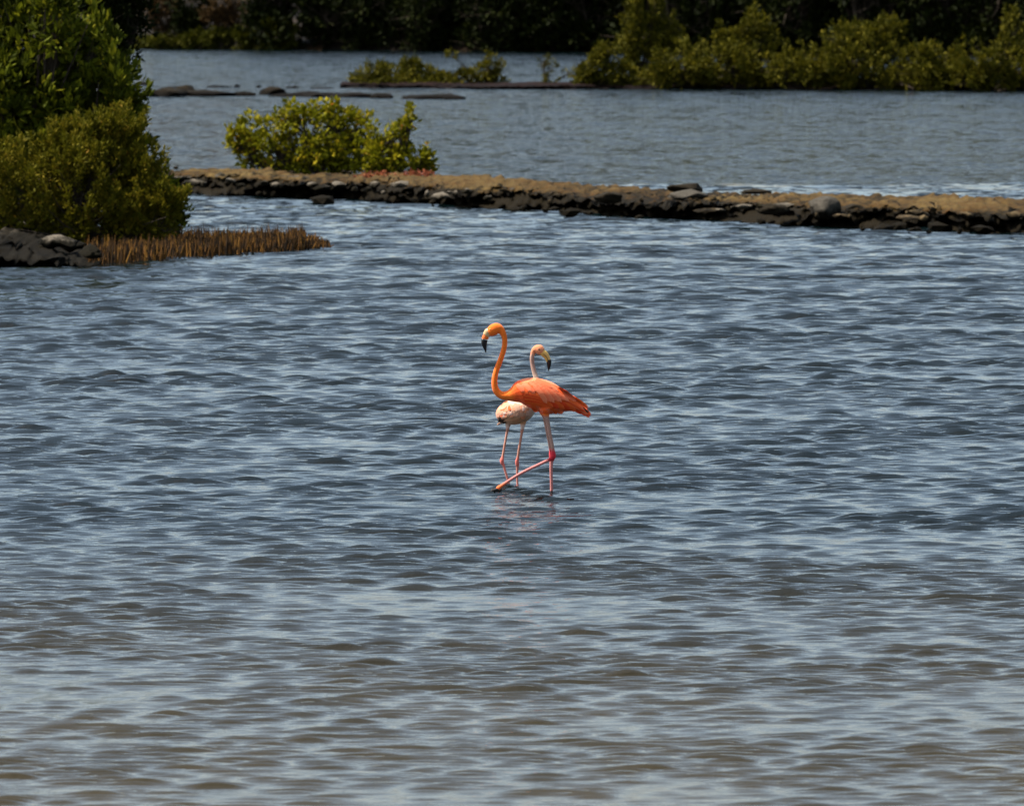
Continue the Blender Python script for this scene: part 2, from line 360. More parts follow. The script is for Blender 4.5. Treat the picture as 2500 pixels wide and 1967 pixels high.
def plant_meshes(name, lobes, leaf, n_leaf, wid=0.45, each=7, spread=0.55, seed=1, shell=0.5, up=0.5, stem_r=0.05, stems=3, spikes=0.25, shoots=0, shoot_len=0.35):
    """lobes: (centre xyz, radii xyz) in metres from the base"""
    r = np.random.default_rng(seed); rr = random.Random(seed)
    vol = np.array([l[1][0] * l[1][1] * l[1][2] for l in lobes]) ** 0.62
    cnt = np.maximum(3, (n_leaf / each * vol / vol.sum())).astype(int)
    P, D = [], []
    for (c, rad), n in zip(lobes, cnt):
        d = r.normal(0, 1, (n, 3)); d /= np.linalg.norm(d, axis=1, keepdims=True)
        rad_f = shell + (1 - shell) * r.uniform(0, 1, (n, 1)) ** 0.6
        lump = 1 + 0.18 * np.sin(d[:, :1] * 7 + seed) * np.cos(d[:, 2:] * 6 + seed * 2) + r.normal(0, 0.07, (n, 1))
        lump += (r.uniform(0, 1, (n, 1)) < spikes) * np.clip(d[:, 2:], 0, 1) * r.uniform(0, 0.3, (n, 1))
        pos = d * rad_f * lump
        ns = 10; sc_ = r.normal(0, 1, (ns, 3)); sc_ /= np.linalg.norm(sc_, axis=1, keepdims=True); sc_ *= r.uniform(0.6, 0.95, (ns, 1)); sr = r.uniform(0.18, 0.38, (ns, 1))
        pick = r.integers(0, ns, n); sub = r.uniform(0, 1, n) < 0.86
        pos[sub] = sc_[pick[sub]] + d[sub] * sr[pick[sub]] * rad_f[sub] * lump[sub]
        P.append(np.array(c) + pos * np.array(rad)); D.append(d * 0.9)
    for si in range(shoots):                               # leafy shoots standing out of the outline
        c, rad = lobes[int(r.integers(0, len(lobes)))]
        d = r.normal(0, 1, 3); d[2] = abs(d[2]) + .3; d /= np.linalg.norm(d)
        p0 = np.array(c) + d * np.array(rad) * 0.85; dr = d * np.array((.7, .7, .5)) + np.array((0, 0, .8)); dr /= np.linalg.norm(dr)
        ln = shoot_len * r.uniform(.4, 1.2); n = max(3, int(ln / leaf * 2.2))
        P.append(p0 + dr * ln * np.linspace(0, 1, n)[:, None] + r.normal(0, leaf * .18, (n, 3))); D.append(np.repeat(dr[None], n, 0))
    P = np.vstack(P); D = np.vstack(D)
    keep = P[:, 2] > 0.05; P, D = P[keep], D[keep]
    V, T, rnd = leaves_np(P, D, each, leaf, wid, spread, r, up)
    me = mesh_np(name + '_crown', V, T, False); fattr(me, 'rnd', rnd)
    paths = []
    for k in range(stems):
        a0 = Vector((rr.uniform(-.15, .15), rr.uniform(-.15, .15), -0.1))
        for li, (c, rad) in enumerate(lobes):
            if li % stems != k and rr.random() < 0.6: continue
            c = Vector(c); mid = a0.lerp(c, 0.45) + Vector((rr.uniform(-.2, .2), rr.uniform(-.2, .2), rr.uniform(-.1, .2))) * max(0.3, c.length * 0.3)
            path = []
            for s in range(7):
                t = s / 6; q = a0 * (1 - t) ** 2 + mid * 2 * t * (1 - t) + c * t * t
                path.append((q, stem_r * (1 - 0.75 * t) + 0.004))
            paths.append(path)
            for b in range(9):
                t = rr.uniform(0.45, 1.0); q = a0 * (1 - t) ** 2 + mid * 2 * t * (1 - t) + c * t * t
                e = c + Vector((rr.gauss(0, .5) * rad[0], rr.gauss(0, .5) * rad[1], rr.gauss(0.15, .45) * rad[2]))
                paths.append([(q, stem_r * 0.3 + .003), (q.lerp(e, .5) + Vector((0, 0, -0.05)), stem_r * 0.2 + .002), (e, 0.003)])
    V2, F2 = tube_np(paths)
    tm = mesh_np(name + '_trunk', V2, F2)
    return me, tm
def lobes_px(base_px, lobes, depth=0.8):
    """photo-pixel lobes (x, y, rx, ry[, push back]) into metres round the base"""
    b = G(*base_px); s = b.y / F
    out = []
    for l in lobes:
        back = l[4] if len(l) > 4 else 0
        c = AT(l[0], l[1], b.y + back) - b
        out.append(((c.x, back, c.z), (l[2] * s, max(l[2], l[3]) * s * depth, l[3] * s)))
    return b, out
def plant(name, label, cat, base_px, lobes, mat, leaf, n_leaf, group=None, z=0.0, depth=0.8, **kw):
    b, lb = lobes_px(base_px, lobes, depth)
    me, tm = plant_meshes(name, lb, leaf, n_leaf, **kw)
    root = empty(name, b); tag(root, label, cat, group)
    link('trunk', tm, M['bark'], root); link('crown', me, M[mat], root)
    return root

# left bank
plant('mangrove_tree', 'tall dark green mangrove filling the upper left corner', 'tree', (60, 600),
      [(40, 330, 150, 150, .8), (90, 170, 150, 150, .3), (190, 260, 120, 120, .5), (270, 250, 75, 80), (300, 330, 55, 95), (200, 400, 140, 90, .6), (140, 60, 40, 75, -.2), (230, 130, 60, 60, .3),
       (-120, 200, 150, 260, .5), (20, 20, 90, 90, .5), (30, 480, 150, 110, 1.0), (60, 400, 130, 90, -.3), (150, 330, 110, 90, -.2), (20, 250, 120, 110, -.2)], 'leaf_dark', 0.15, 26000, each=7, seed=3, shell=0.55, stem_r=0.09, stems=4, spread=0.5, up=0.7, shoots=130, shoot_len=0.32)
plant('mangrove_tree', 'very dark tree with drooping twigs behind the tall left mangrove', 'tree', (200, 566),
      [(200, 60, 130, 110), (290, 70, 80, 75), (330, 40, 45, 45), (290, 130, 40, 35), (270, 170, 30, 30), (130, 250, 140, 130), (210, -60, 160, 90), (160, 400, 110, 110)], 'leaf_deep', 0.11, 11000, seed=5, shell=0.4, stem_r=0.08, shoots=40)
plant('mangrove_shrub', 'yellow olive fine-leaved shrub in front of the tall left mangrove', 'shrub', (170, 622),
      [(90, 470, 120, 95), (200, 470, 130, 120), (285, 430, 60, 66, .3), (345, 465, 42, 46, .2), (310, 530, 80, 58), (392, 545, 44, 40), (60, 540, 110, 60, .2), (225, 380, 42, 60, .3), (300, 360, 34, 50, .4), (150, 400, 44, 44, .2), (200, 550, 150, 55), (-60, 480, 110, 110), (340, 570, 60, 35)],
      'leaf_olive', 0.07, 21000, wid=0.42, each=8, seed=8, shell=0.5, stem_r=0.04, stems=5, spread=0.6, up=0.7, spikes=0.45, shoots=430, shoot_len=0.34)
plant('mangrove_sapling', 'small rich green mangrove sapling at the right tip of the left bank', 'shrub', (415, 600),
      [(420, 560, 32, 28), (435, 510, 22, 30), (395, 540, 36, 40), (400, 470, 24, 34), (380, 580, 50, 25)], 'leaf_dark', 0.095, 1500, seed=12, stem_r=0.025, up=0.6, shoots=16, shoot_len=0.3)
# on the spit
SZ = 0.30
def on_spit(x, y): return (x, y)
plant('mangrove_shrub', 'broad bright yellow green shrub standing on the rock spit', 'shrub', (760, 452),
      [(760, 330, 95, 75), (660, 350, 80, 65), (840, 350, 75, 70), (740, 285, 45, 28), (600, 345, 40, 22), (580, 350, 22, 20), (860, 385, 65, 45), (690, 390, 90, 38), (780, 385, 100, 38), (880, 320, 30, 32), (820, 300, 34, 30), (612, 385, 28, 28)],
      'leaf_bright', 0.11, 4800, wid=0.6, each=6, seed=31, shell=0.45, stem_r=0.04, stems=4, spread=0.6, up=0.5, shoots=40, shoot_len=0.2)
plant('mangrove_shrub', 'narrow upright yellow green shrub at the right end of the clump on the spit', 'shrub', (975, 462),
      [(950, 340, 48, 40), (985, 315, 26, 20), (945, 385, 55, 40), (1010, 395, 42, 26), (1035, 410, 24, 26), (1000, 290, 8, 10), (925, 410, 26, 18)],
      'leaf_bright', 0.105, 2100, wid=0.6, each=6, seed=37, shell=0.4, stem_r=0.03, stems=3, up=0.5, shoots=8, shoot_len=0.1)
plant('ground_plant', 'low reddish plants creeping over the spit beside the narrow shrub', 'plant', (985, 476),
      [(960, 434, 60, 9), (1030, 426, 40, 8), (920, 432, 40, 8), (900, 440, 26, 8)], 'leaf_red', 0.05, 1300, seed=41, depth=0.5, stem_r=0.008, stems=2)
# on the dyke
plant('dyke_shrub', 'low domed dark green shrub at the left end of the dyke', 'shrub', (990, 213),
      [(960, 180, 80, 30), (1030, 190, 60, 24), (890, 192, 36, 16), (1080, 198, 50, 14), (1000, 160, 24, 12), (940, 205, 60, 10, -.6), (1030, 206, 60, 10, -.6)], 'leaf_hedge', 0.14, 6500, seed=51, stem_r=0.03)
plant('dyke_shrub', 'thinner olive shrub right of the low domed shrub on the dyke', 'shrub', (1180, 213),
      [(1170, 180, 40, 22), (1200, 170, 30, 24), (1140, 190, 40, 16), (1210, 195, 30, 14), (1105, 135, 12, 10), (1195, 145, 10, 12)], 'leaf_hedge', 0.12, 2300, seed=53, stem_r=0.03, shell=0.3)
plant('dyke_sapling', 'thin lone sapling standing between the dyke shrubs', 'shrub', (1340, 214),
      [(1330, 150, 18, 12), (1345, 165, 24, 14), (1335, 190, 16, 12), (1390, 178, 22, 10), (1345, 198, 24, 8)], 'leaf_hedge', 0.11, 420, seed=55, stem_r=0.025, shell=0.3)
HG = 'shrubs of the dense hedge on the dyke'
plant('hedge_shrub', 'rounded bright olive shrub at the left end of the dense dyke hedge', 'shrub', (1460, 216),
      [(1460, 170, 40, 40), (1480, 130, 26, 24), (1430, 185, 28, 26), (1510, 185, 40, 30), (1430, 205, 40, 14, .5), (1490, 205, 40, 14, .5), (1550, 206, 40, 14, .5)], 'leaf_hedge', 0.15, 4600, HG, seed=61, stem_r=0.04)
plant('hedge_tree', 'tall slender spire-shaped tree rising from the left part of the dyke hedge', 'tree', (1560, 214),
      [(1550, 40, 14, 50), (1545, 100, 26, 40), (1570, 150, 50, 45), (1600, 30, 14, 40), (1610, 90, 24, 40), (1640, 100, 30, 30), (1630, 75, 20, 14), (1545, -20, 10, 30)], 'leaf_hedge', 0.13, 7000, HG, seed=63, stem_r=0.05, shell=0.3, spikes=.5, shoots=30, shoot_len=0.5)
def hedge(label, base, lobes, n, seed, mat='leaf_hedge'):
    x0 = min(l[0] - l[2] for l in lobes); x1 = max(l[0] + l[2] for l in lobes)
    lobes = [(*l[:4], -0.5 if l[1] > 140 else 0.2) for l in lobes] + [(x0 - 30 + (x1 - x0 + 60) * (i + .5) / 5, 200, (x1 - x0) / 6, 22, 0.7) for i in range(5)]
    plant('hedge_shrub', label, 'shrub', base, lobes, mat, 0.15, int(n * 1.5), HG, seed=seed, stem_r=0.04, shell=0.45, spikes=.4, shoots=34, shoot_len=0.4)
hedge('low wide hedge shrub just right of the spire-shaped tree', (1680, 217), [(1660, 165, 60, 35), (1720, 170, 60, 35), (1620, 190, 50, 25), (1690, 135, 20, 14)], 3800, 65)
hedge('pointed pale olive shrub rising left of centre in the dyke hedge', (1810, 218), [(1800, 105, 46, 34), (1832, 66, 20, 30), (1860, 100, 36, 40), (1770, 110, 28, 30), (1780, 160, 70, 40), (1850, 165, 60, 35)], 6500, 67)
hedge('low dark shrub in the dip of the dyke hedge', (1960, 219), [(1930, 165, 50, 35), (1985, 165, 45, 40), (1950, 185, 70, 30)], 3600, 69)
hedge('largest domed shrub with upright shoots right of the hedge dip', (2110, 219), [(2120, 95, 66, 40), (2180, 75, 22, 40), (2060, 105, 45, 40), (2170, 120, 50, 40), (2090, 150, 90, 50), (2050, 185, 60, 30)], 8500, 71)
hedge('low spreading shrub right of the largest domed hedge shrub', (2270, 221), [(2240, 160, 60, 45), (2310, 165, 60, 40), (2270, 190, 80, 28)], 4600, 73)
hedge('dim green shrub with a tall shoot near the right edge of the photo', (2420, 222), [(2400, 165, 60, 45), (2465, 130, 36, 50), (2475, 65, 28, 28), (2380, 190, 60, 28), (2440, 190, 60, 28), (2530, 150, 60, 60)], 6000, 75)

# far shore wood
far_src = []
for k in range(4):
    rr = random.Random(90 + k)
    lb = [((rr.uniform(-1.3, 1.3), rr.uniform(-.8, .8), rr.uniform(0.5, 4.2)), (rr.uniform(.7, 1.3), rr.uniform(.7, 1.1), rr.uniform(.5, 1.0))) for _ in range(11)]
    lb += [((rr.uniform(-1.2, 1.2), -0.3, 0.5), (1.0, .8, .55)) for _ in range(5)]
    far_src.append(plant_meshes('far_tree', lb, 0.27, 5200, seed=90 + k, stem_r=0.08, shell=0.4, each=6, wid=0.55))
def shore_y(x): return 378 - (x + 20) * 0.75 + 3.0 * noise.noise(Vector((x * 0.12, 0, 3)))
rr = random.Random(5); k = 0
xs = -10.3
while xs < 29:
    for row in range(2):
        x = xs + rr.uniform(-.6, .6) + row * 1.0; y = shore_y(x) + 0.7 + row * 2.4 + rr.uniform(0, 1)
        if row == 1 and x < -8: continue
        root = empty('far_tree', (x, y, 0.1 + row * 0.5)); s = rr.uniform(0.85, 1.25)
        root.scale = (s, s, s * rr.uniform(.9, 1.2)); root.rotation_euler.z = rr.uniform(0, 6.28)
        tag(root, 'dark green tree in the dense wood lining the far shore', 'tree', 'trees of the far shore wood')
        me, tm = far_src[k % 4]; k += 1
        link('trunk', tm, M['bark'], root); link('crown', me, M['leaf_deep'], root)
    xs += rr.uniform(1.5, 2.1)
# sunlit scrub below the bare slope
def scrub_base(px):
    x = (px - PW / 2) / F * 378; y = shore_y(x) - 0.3
    v = Vector((x, y, 0)) - Vector((0, 0, CAM_H)); f = v.dot(FWD)
    return (PW / 2 + v.x / f * F, PH / 2 - v.dot(UP) / f * F)
n = 0
for px, py, w, h in ((380, 106, 60, 10), (430, 100, 60, 16), (500, 98, 60, 20), (560, 96, 60, 22), (620, 92, 55, 28), (670, 90, 50, 36), (330, 110, 50, 9)):
    n += 1
    plant('shore_scrub', ['low yellow green scrub, %s clump from the left, under the bare far slope' % o for o in ('second', 'third', 'fourth', 'fifth', 'sixth', 'seventh', 'first')][n - 1], 'shrub', scrub_base(px),
          [(px, py, w, h), (px + 20, py - h * .4, w * .6, h * .6)], 'leaf_grass', 0.2, 1900, 'scrub along the far shore', seed=120 + n, stem_r=0.02, depth=0.3)

for px, w, h, py, lab in ((548, 50, 34, 28, 'tan dry bush on the bare far slope, right of the dim one'), (400, 40, 44, 30, 'dim tan dry bush on the bare far slope beside the left trees')):
    plant('dry_shrub', lab, 'shrub', scrub_base(px), [(px, py, w, h), (px + 14, py + h * .5, w * .8, h * .6), (px - 20, py + h * .4, w * .6, h * .5)], 'leaf_dry', 0.2, 1800, 'dry bushes on the far slope', seed=140 + px, stem_r=0.03, depth=0.3)
for px, w, h, py, lab in ((470, 50, 50, 20, 'dark bush between the two dry bushes on the far slope'), (640, 50, 50, 20, 'dark bush between the tan dry bush and the far wood')):
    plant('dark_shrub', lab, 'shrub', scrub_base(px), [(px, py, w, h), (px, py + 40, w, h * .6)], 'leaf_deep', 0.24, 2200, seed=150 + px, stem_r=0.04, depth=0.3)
# ------------------------------------------------------------------ breathing roots
def breathing_roots():
    r = random.Random(4); V, Fc = [], []
    pts = []; cl = []
    while len(pts) < 4200:
        px = r.uniform(215, 805) if r.random() < .97 else r.uniform(700, 840)
        t = min(1, max(0, (px - 230) / 570.0))
        y1 = 648 - 40 * t; y0 = (602 - 4 * t) if px > 440 else 612
        y1 = y1 - 0.5 * max(0, px - 790) * 0.1; y0 = y0 + max(0, px - 740) * 0.09
        if y0 >= y1 - 1: y0 = y1 - 2
        if px > 760 and r.random() < (px - 750) / 70: continue
        pts.append((px, r.uniform(y0, y1)))
    for px, py in pts:
        p = G(px, py); h = (r.uniform(0.12, 0.26) + (.07 if r.random() < .1 else 0)) * (1 + .3 * noise.noise(Vector((p.x * 2, p.y, 0)))) * (1 if px < 740 else max(.35, 1 - (px - 700) / 170))
        if px > 800: h *= r.uniform(.5, 1)
        cl += [r.random()] * 16
        lean = Vector((r.gauss(0, .022), r.gauss(0, .022), 0)); w = r.uniform(.006, .011); n0 = len(V)
        for kk, (f, ww) in enumerate(((-.3, 1.1), (0.35, 1.0), (0.75, .8), (1.0, .25))):
            c = p + Vector((lean.x * f * 1.5, lean.y * f, h * f))
            for s in range(4):
                V.append((c.x + w * ww * math.cos(s * 1.571), c.y + w * ww * math.sin(s * 1.571), c.z))
        for kk in range(3):
            for s in range(4):
                Fc.append((n0 + kk * 4 + s, n0 + kk * 4 + (s + 1) % 4, n0 + kk * 4 + 4 + (s + 1) % 4, n0 + kk * 4 + 4 + s))
    me = mesh_np('breathing_roots', V, Fc); fattr(me, 'rnd', cl)
    tag(link('breathing_roots', me, M['root']), 'dense patch of brown upright mangrove breathing roots in the shallows', 'roots', None, 'stuff')
breathing_roots()

# ------------------------------------------------------------------ rocks
def rock_mesh(seed, sub=2, flat=0.65, amp=0.28):
    bm = bmesh.new(); bmesh.ops.create_icosphere(bm, subdivisions=sub, radius=1)
    r = random.Random(seed); off = Vector((r.uniform(0, 50), r.uniform(0, 50), r.uniform(0, 50)))
    cuts = [(Vector((r.gauss(0, 1), r.gauss(0, 1), r.gauss(0.3, .8))).normalized(), r.uniform(.5, .85)) for _ in range(9)]
    for v in bm.verts:
        d = v.co.normalized()
        f = 1 + amp * noise.noise(d * 1.3 + off) * 1.6 + amp * .7 * noise.noise(d * 3.1 + off) + amp * .3 * noise.noise(d * 7 + off)
        p = d * f
        for n_, off_ in cuts:
            e = p.dot(n_) - off_
            if e > 0: p -= n_ * e * 0.9
        p += d * 0.05 * noise.noise(d * 9 + off)
        p.z *= flat
        v.co = p
    me = bpy.data.meshes.new('rock'); bm.to_mesh(me); bm.free()
    me.polygons.foreach_set('use_smooth', np.full(len(me.polygons), sub > 2)); me.update()
    return me
wet = [rock_mesh(260 + k, 1) for k in range(8)]
for me in wet: me.materials.append(M['rock_olive'])
tan = [rock_mesh(280 + k, 1) for k in range(8)]
for me in tan: me.materials.append(M['rock_tan'])
small = [rock_mesh(200 + k, 1) for k in range(10)]
mids = [rock_mesh(230 + k, 3, .65, .4) for k in range(8)]
for me in small + mids: me.materials.append(M['rock'])
def stone(px, py, z, w, h, parent, src, r, dp=1.0):
    p = G(px, py, z); s = p.y / F
    o = bpy.data.objects.new('stone', src); COL.objects.link(o); o.parent = parent
    o.location = p; o.scale = (w * s / 2, w * s / 2 * dp, h * s / 2 / 0.65); o.rotation_euler = (r.uniform(-.15, .15), r.uniform(-.15, .15), r.uniform(-.5, .5))
    return o
def interp(tab, x):
    for a, b in zip(tab, tab[1:]):
        if a[0] <= x <= b[0]: return a[1] + (b[1] - a[1]) * (x - a[0]) / (b[0] - a[0])
    return tab[0][1] if x < tab[0][0] else tab[-1][1]
r = random.Random(77)
NEAR = [(-260, 452), (380, 472), (600, 480), (830, 489), (1000, 499), (1300, 516), (1600, 533), (1900, 549), (2200, 561), (2500, 570), (2600, 573)]
x = 300
while x < 2540:                       # waterline stones, in broken runs
    if noise.noise(Vector((x * .012, 1.7, 0))) > 0.05:
        big = r.random() < .25
        stone(x, interp(NEAR, x) - r.uniform(-3, 12), r.uniform(-.02, .08), r.uniform(50, 85) if big else r.uniform(16, 40), r.uniform(26, 40) if big else r.uniform(10, 26), spit, r.choice(wet), r)
    x += r.uniform(14, 30)
x = 310
while x < 2540:                       # edge of the ledge: pale grey at the left, tan to the right
    if r.random() < (.9 if x < 1250 else .5):
        y = interp(NEAR, x) - r.uniform(24, 50)
        stone(x, y, r.uniform(.26, .34), r.choice((r.uniform(14, 30), r.uniform(30, 80))), r.uniform(10, 24), spit, r.choice(small if x < 1250 or r.random() < .25 else tan), r)
    x += r.uniform(14, 34)
for _ in range(90):
    x = r.uniform(320, 2520); stone(x, interp(NEAR, x) - r.uniform(40, 72), 0.28, r.uniform(8, 24), r.uniform(4, 10), spit, r.choice(tan), r)
for px, py, w, h in ((30, 558, 110, 26), (75, 556, 70, 30), (140, 588, 100, 34), (180, 600, 80, 30), (60, 600, 90, 40), (225, 616, 70, 34), (20, 632, 90, 44), (95, 632, 100, 40), (165, 634, 90, 36), (235, 632, 60, 28), (115, 606, 60, 30), (5, 590, 60, 34), (-60, 600, 120, 60)):
    stone(px, py, 0.3 if py < 590 else (0.2 if py < 620 else 0.05), w, h, bank, r.choice(mids), r)
def boulder(label, px, py, z, w, h, group=None, mat='rock', name='boulder', sub=3, seed=0, dp=0.9, cat='rock'):
    me = rock_mesh(seed, sub); p = G(px, py, z); s = p.y / F
    o = link(name, me, M[mat], None, p)
    w *= 1.25; h *= 1.35
    o.scale = (w * s / 2, w * s / 2 * dp, h * s / 2 / 0.65); o.rotation_euler.z = r.uniform(-.6, .6)
    tag(o, label, cat, group)
    return o
boulder('flat dark boulder on the crest of the spit right of centre', 1678, 459, .36, 82, 26, seed=301, mat='rock_dark')
boulder('grey boulder just below the flat dark boulder on the spit', 1685, 476, .34, 90, 26, seed=302, mat='rock_grey')
boulder('large rounded grey boulder on the right half of the spit edge', 2020, 506, .30, 76, 40, seed=303, mat='rock_grey')
boulder('dark wedge-shaped boulder against the right of the large rounded grey boulder', 2085, 512, .25, 70, 36, seed=304, mat='rock_dark')
boulder('dark boulder at the spit edge left of the grey boulder', 1480, 484, .30, 76, 26, seed=305, mat='rock_dark')
boulder('low flat dark slab on the back edge of the spit', 1850, 468, .25, 70, 10, seed=306, mat='rock_dark')
boulder('dark boulder on the spit edge between the two grey boulders', 1885, 510, .26, 70, 26, seed=307, mat='rock_dark')
ordn = ['first', 'second', 'third', 'fourth', 'fifth', 'sixth', 'seventh', 'eighth', 'ninth', 'tenth', 'eleventh', 'twelfth', 'thirteenth', 'fourteenth', 'fifteenth', 'sixteenth']
row = [(362, 230, 40, 14), (418, 226, 60, 24), (447, 221, 40, 26), (500, 228, 80, 15), (595, 229, 46, 12), (663, 221, 38, 26), (725, 229, 80, 15), (757, 227, 36, 14), (810, 231, 80, 12), (860, 231, 70, 15), (935, 233, 40, 16), (1045, 236, 96, 13), (1110, 237, 40, 12)]
for i, (px, py, w, h) in enumerate(row):
    boulder('%s low dark rock from the left in the row crossing the far water' % ordn[i], px, py + h * .35, 0.02, w * 1.5, h * 1.35, 'row of low rocks in the far water', 'rock_dark', 'low_rock', 2, 400 + i, 0.8)
row2 = [(350, 206, 50, 10), (430, 213, 60, 6), (530, 212, 60, 6), (577, 211, 22, 9), (630, 212, 16, 7), (715, 214, 40, 6), (790, 215, 60, 6), (870, 214, 50, 5)]
for i, (px, py, w, h) in enumerate(row2):
    boulder('%s half-sunken flat rock from the left in the fainter line behind the rock row' % ordn[i], px, py + h * .3, 0.0, w, h * 1.5, 'fainter line of sunken rocks', 'rock_dark', 'low_rock', 2, 440 + i, 0.8)

# ------------------------------------------------------------------ flamingos
def plumage():
    m = NM('plumage'); a = m.new('ShaderNodeAttribute'); a.attribute_name = 'col'
    n = m.noise(m.objc(), 60, 4, 0.6); n2 = m.noise(m.objc(), 16, 3)
    v = m.math('ADD', m.math('MULTIPLY', n, 0.5), m.math('MULTIPLY', n2, 0.5))
    hsv = m.new('ShaderNodeHueSaturation'); m.l.new(a.outputs['Color'], hsv.inputs['Color'])
    m.l.new(m.math('ADD', m.math('MULTIPLY', v, 0.7), 0.65), hsv.inputs['Value'])
    m.base(hsv.outputs['Color'], 0.85, 0.12); m.bump(m.noise(m.mapped(m.objc(), (140, 140, 90)), 1.0, 4, 0.65), 0.55, 0.006)
    m.b.inputs['Sheen Weight'].default_value = 0.15
    return m.m
M['plumage'] = plumage()
def feather_mat(name, c):
    m = NM(name); a = m.new('ShaderNodeAttribute'); a.attribute_name = 'along'
    n = m.noise(m.objc(), 90, 3)
    cc = m.ramp(a.outputs['Fac'], [(0.0, tuple(x * .85 for x in c)), (0.7, c), (1.0, tuple(min(1, x * 1.12 + .02) for x in c))])
    m.base(m.mix(m.math('MULTIPLY', n, 0.35), cc, tuple(x * .6 for x in c)), 0.7, 0.2); m.bump(n, .3, .003)
    return m.m
for nm, c in {'f_white': (0.60, 0.40, 0.32), 'f_pale': (0.76, 0.175, 0.072), 'f_pink': (0.74, 0.135, 0.050), 'f_orange': (0.78, 0.100, 0.014), 'f_red': (0.70, 0.050, 0.007), 'f_black': (0.010, 0.008, 0.008), 'f_cream': (0.50, 0.285, 0.19), 'f_peach': (0.62, 0.265, 0.145), 'f_brown': (0.05, 0.026, 0.014)}.items():
    M[nm] = feather_mat(nm, c)
def flat_mat(name, c, rough=0.4):
    m = NM(name); n = m.noise(m.objc(), 80, 3); m.base(m.ramp(n, [(0.3, tuple(x * .75 for x in c)), (0.7, c)]), rough, 0.4); m.bump(n, .2, .002); return m.m
M['beak_black'] = flat_mat('beak_black', (0.012, 0.010, 0.010), 0.3)
M['beak_orange'] = flat_mat('beak_orange', (0.85, 0.16, 0.02)); M['beak_pale'] = flat_mat('beak_pale', (0.66, 0.42, 0.20))
M['beak_yellow'] = flat_mat('beak_yellow', (0.70, 0.42, 0.10)); M['eye_pale'] = flat_mat('eye_pale', (0.8, 0.5, 0.12), 0.15); M['eye_dark'] = flat_mat('eye_dark', (0.03, 0.015, 0.01), 0.15)
M['foot_dark'] = flat_mat('foot_dark', (0.025, 0.018, 0.012), 0.5)

ZS = 5.694
def bird_frame(px, py):
    b = G(px, py); s = b.y / F
    def w(zx, zy, dep=0.0):                 # zoomed photo position (+ depth, m) -> metres from the bird's base
        sx, sy = 1140 + zx / ZS, 760 + zy / ZS
        p = AT(sx, sy, b.y + dep) - b
        return Vector((p.x, dep, p.z))
    return b, s / ZS, w
def loft(bm, st, seg=18, cap=True):
    """st: (centre, half height, half depth)"""
    rings = []; n = len(st)
    for k, (p, a, c) in enumerate(st):
        t = (st[min(k + 1, n - 1)][0] - st[max(k - 1, 0)][0]).normalized()
        dep = Vector((0, 1, 0)); dep = (dep - t * dep.dot(t)).normalized(); up = t.cross(dep)
        rings.append([bm.verts.new(p + up * (a * math.cos(2 * math.pi * s / seg)) + dep * (c * math.sin(2 * math.pi * s / seg))) for s in range(seg)])
    for A, B in zip(rings, rings[1:]):
        for s in range(seg): bm.faces.new((A[s], A[(s + 1) % seg], B[(s + 1) % seg], B[s]))
    if cap:
        bm.faces.new(rings[0][::-1]); bm.faces.new(rings[-1])
def smooth_path(st, sub=4):
    """Catmull-Rom through stations (Vector, a, c)"""
    out = []; n = len(st)
    arr = [(s[0].x, s[0].y, s[0].z, s[1], s[2]) for s in st]
    for i in range(n - 1):
        p0, p1, p2, p3 = arr[max(i - 1, 0)], arr[i], arr[i + 1], arr[min(i + 2, n - 1)]
        for k in range(sub):
            t = k / sub
            q = [0.5 * (2 * p1[j] + (p2[j] - p0[j]) * t + (2 * p0[j] - 5 * p1[j] + 4 * p2[j] - p3[j]) * t * t + (3 * p1[j] - p0[j] - 3 * p2[j] + p3[j]) * t ** 3) for j in range(5)]
            out.append((Vector(q[:3]), max(q[3], .0015), max(q[4], .0015)))
    out.append((st[-1][0].copy(), st[-1][1], st[-1][2]))
    return out
def body_from(lofts, voxel, colour, name):
    bm = bmesh.new()
    for st in lofts: loft(bm, st)
    bmesh.ops.recalc_face_normals(bm, faces=bm.faces)
    me0 = bpy.data.meshes.new('tmp'); bm.to_mesh(me0); bm.free()
    o = bpy.data.objects.new('tmp', me0); COL.objects.link(o)
    md = o.modifiers.new('r', 'REMESH'); md.mode = 'VOXEL'; md.voxel_size = voxel
    sm = o.modifiers.new('s', 'SMOOTH'); sm.factor = 0.5; sm.iterations = 3
    dg = bpy.context.evaluated_depsgraph_get()
    me = bpy.data.meshes.new_from_object(o.evaluated_get(dg)); bpy.data.objects.remove(o); me.name = name
    me.materials.clear()
    me.polygons.foreach_set('use_smooth', np.ones(len(me.polygons), dtype=bool))
    co = np.zeros(len(me.vertices) * 3, dtype=np.float32); me.vertices.foreach_get('co', co); co = co.reshape(-1, 3)
    cattr(me, 'col', colour(co))
    return me
def lerp3(a, b, t): return np.array(a)[None] * (1 - t[:, None]) + np.array(b)[None] * t[:, None]
def sm(x, a, b): t = np.clip((x - a) / (b - a), 0, 1); return t * t * (3 - 2 * t)

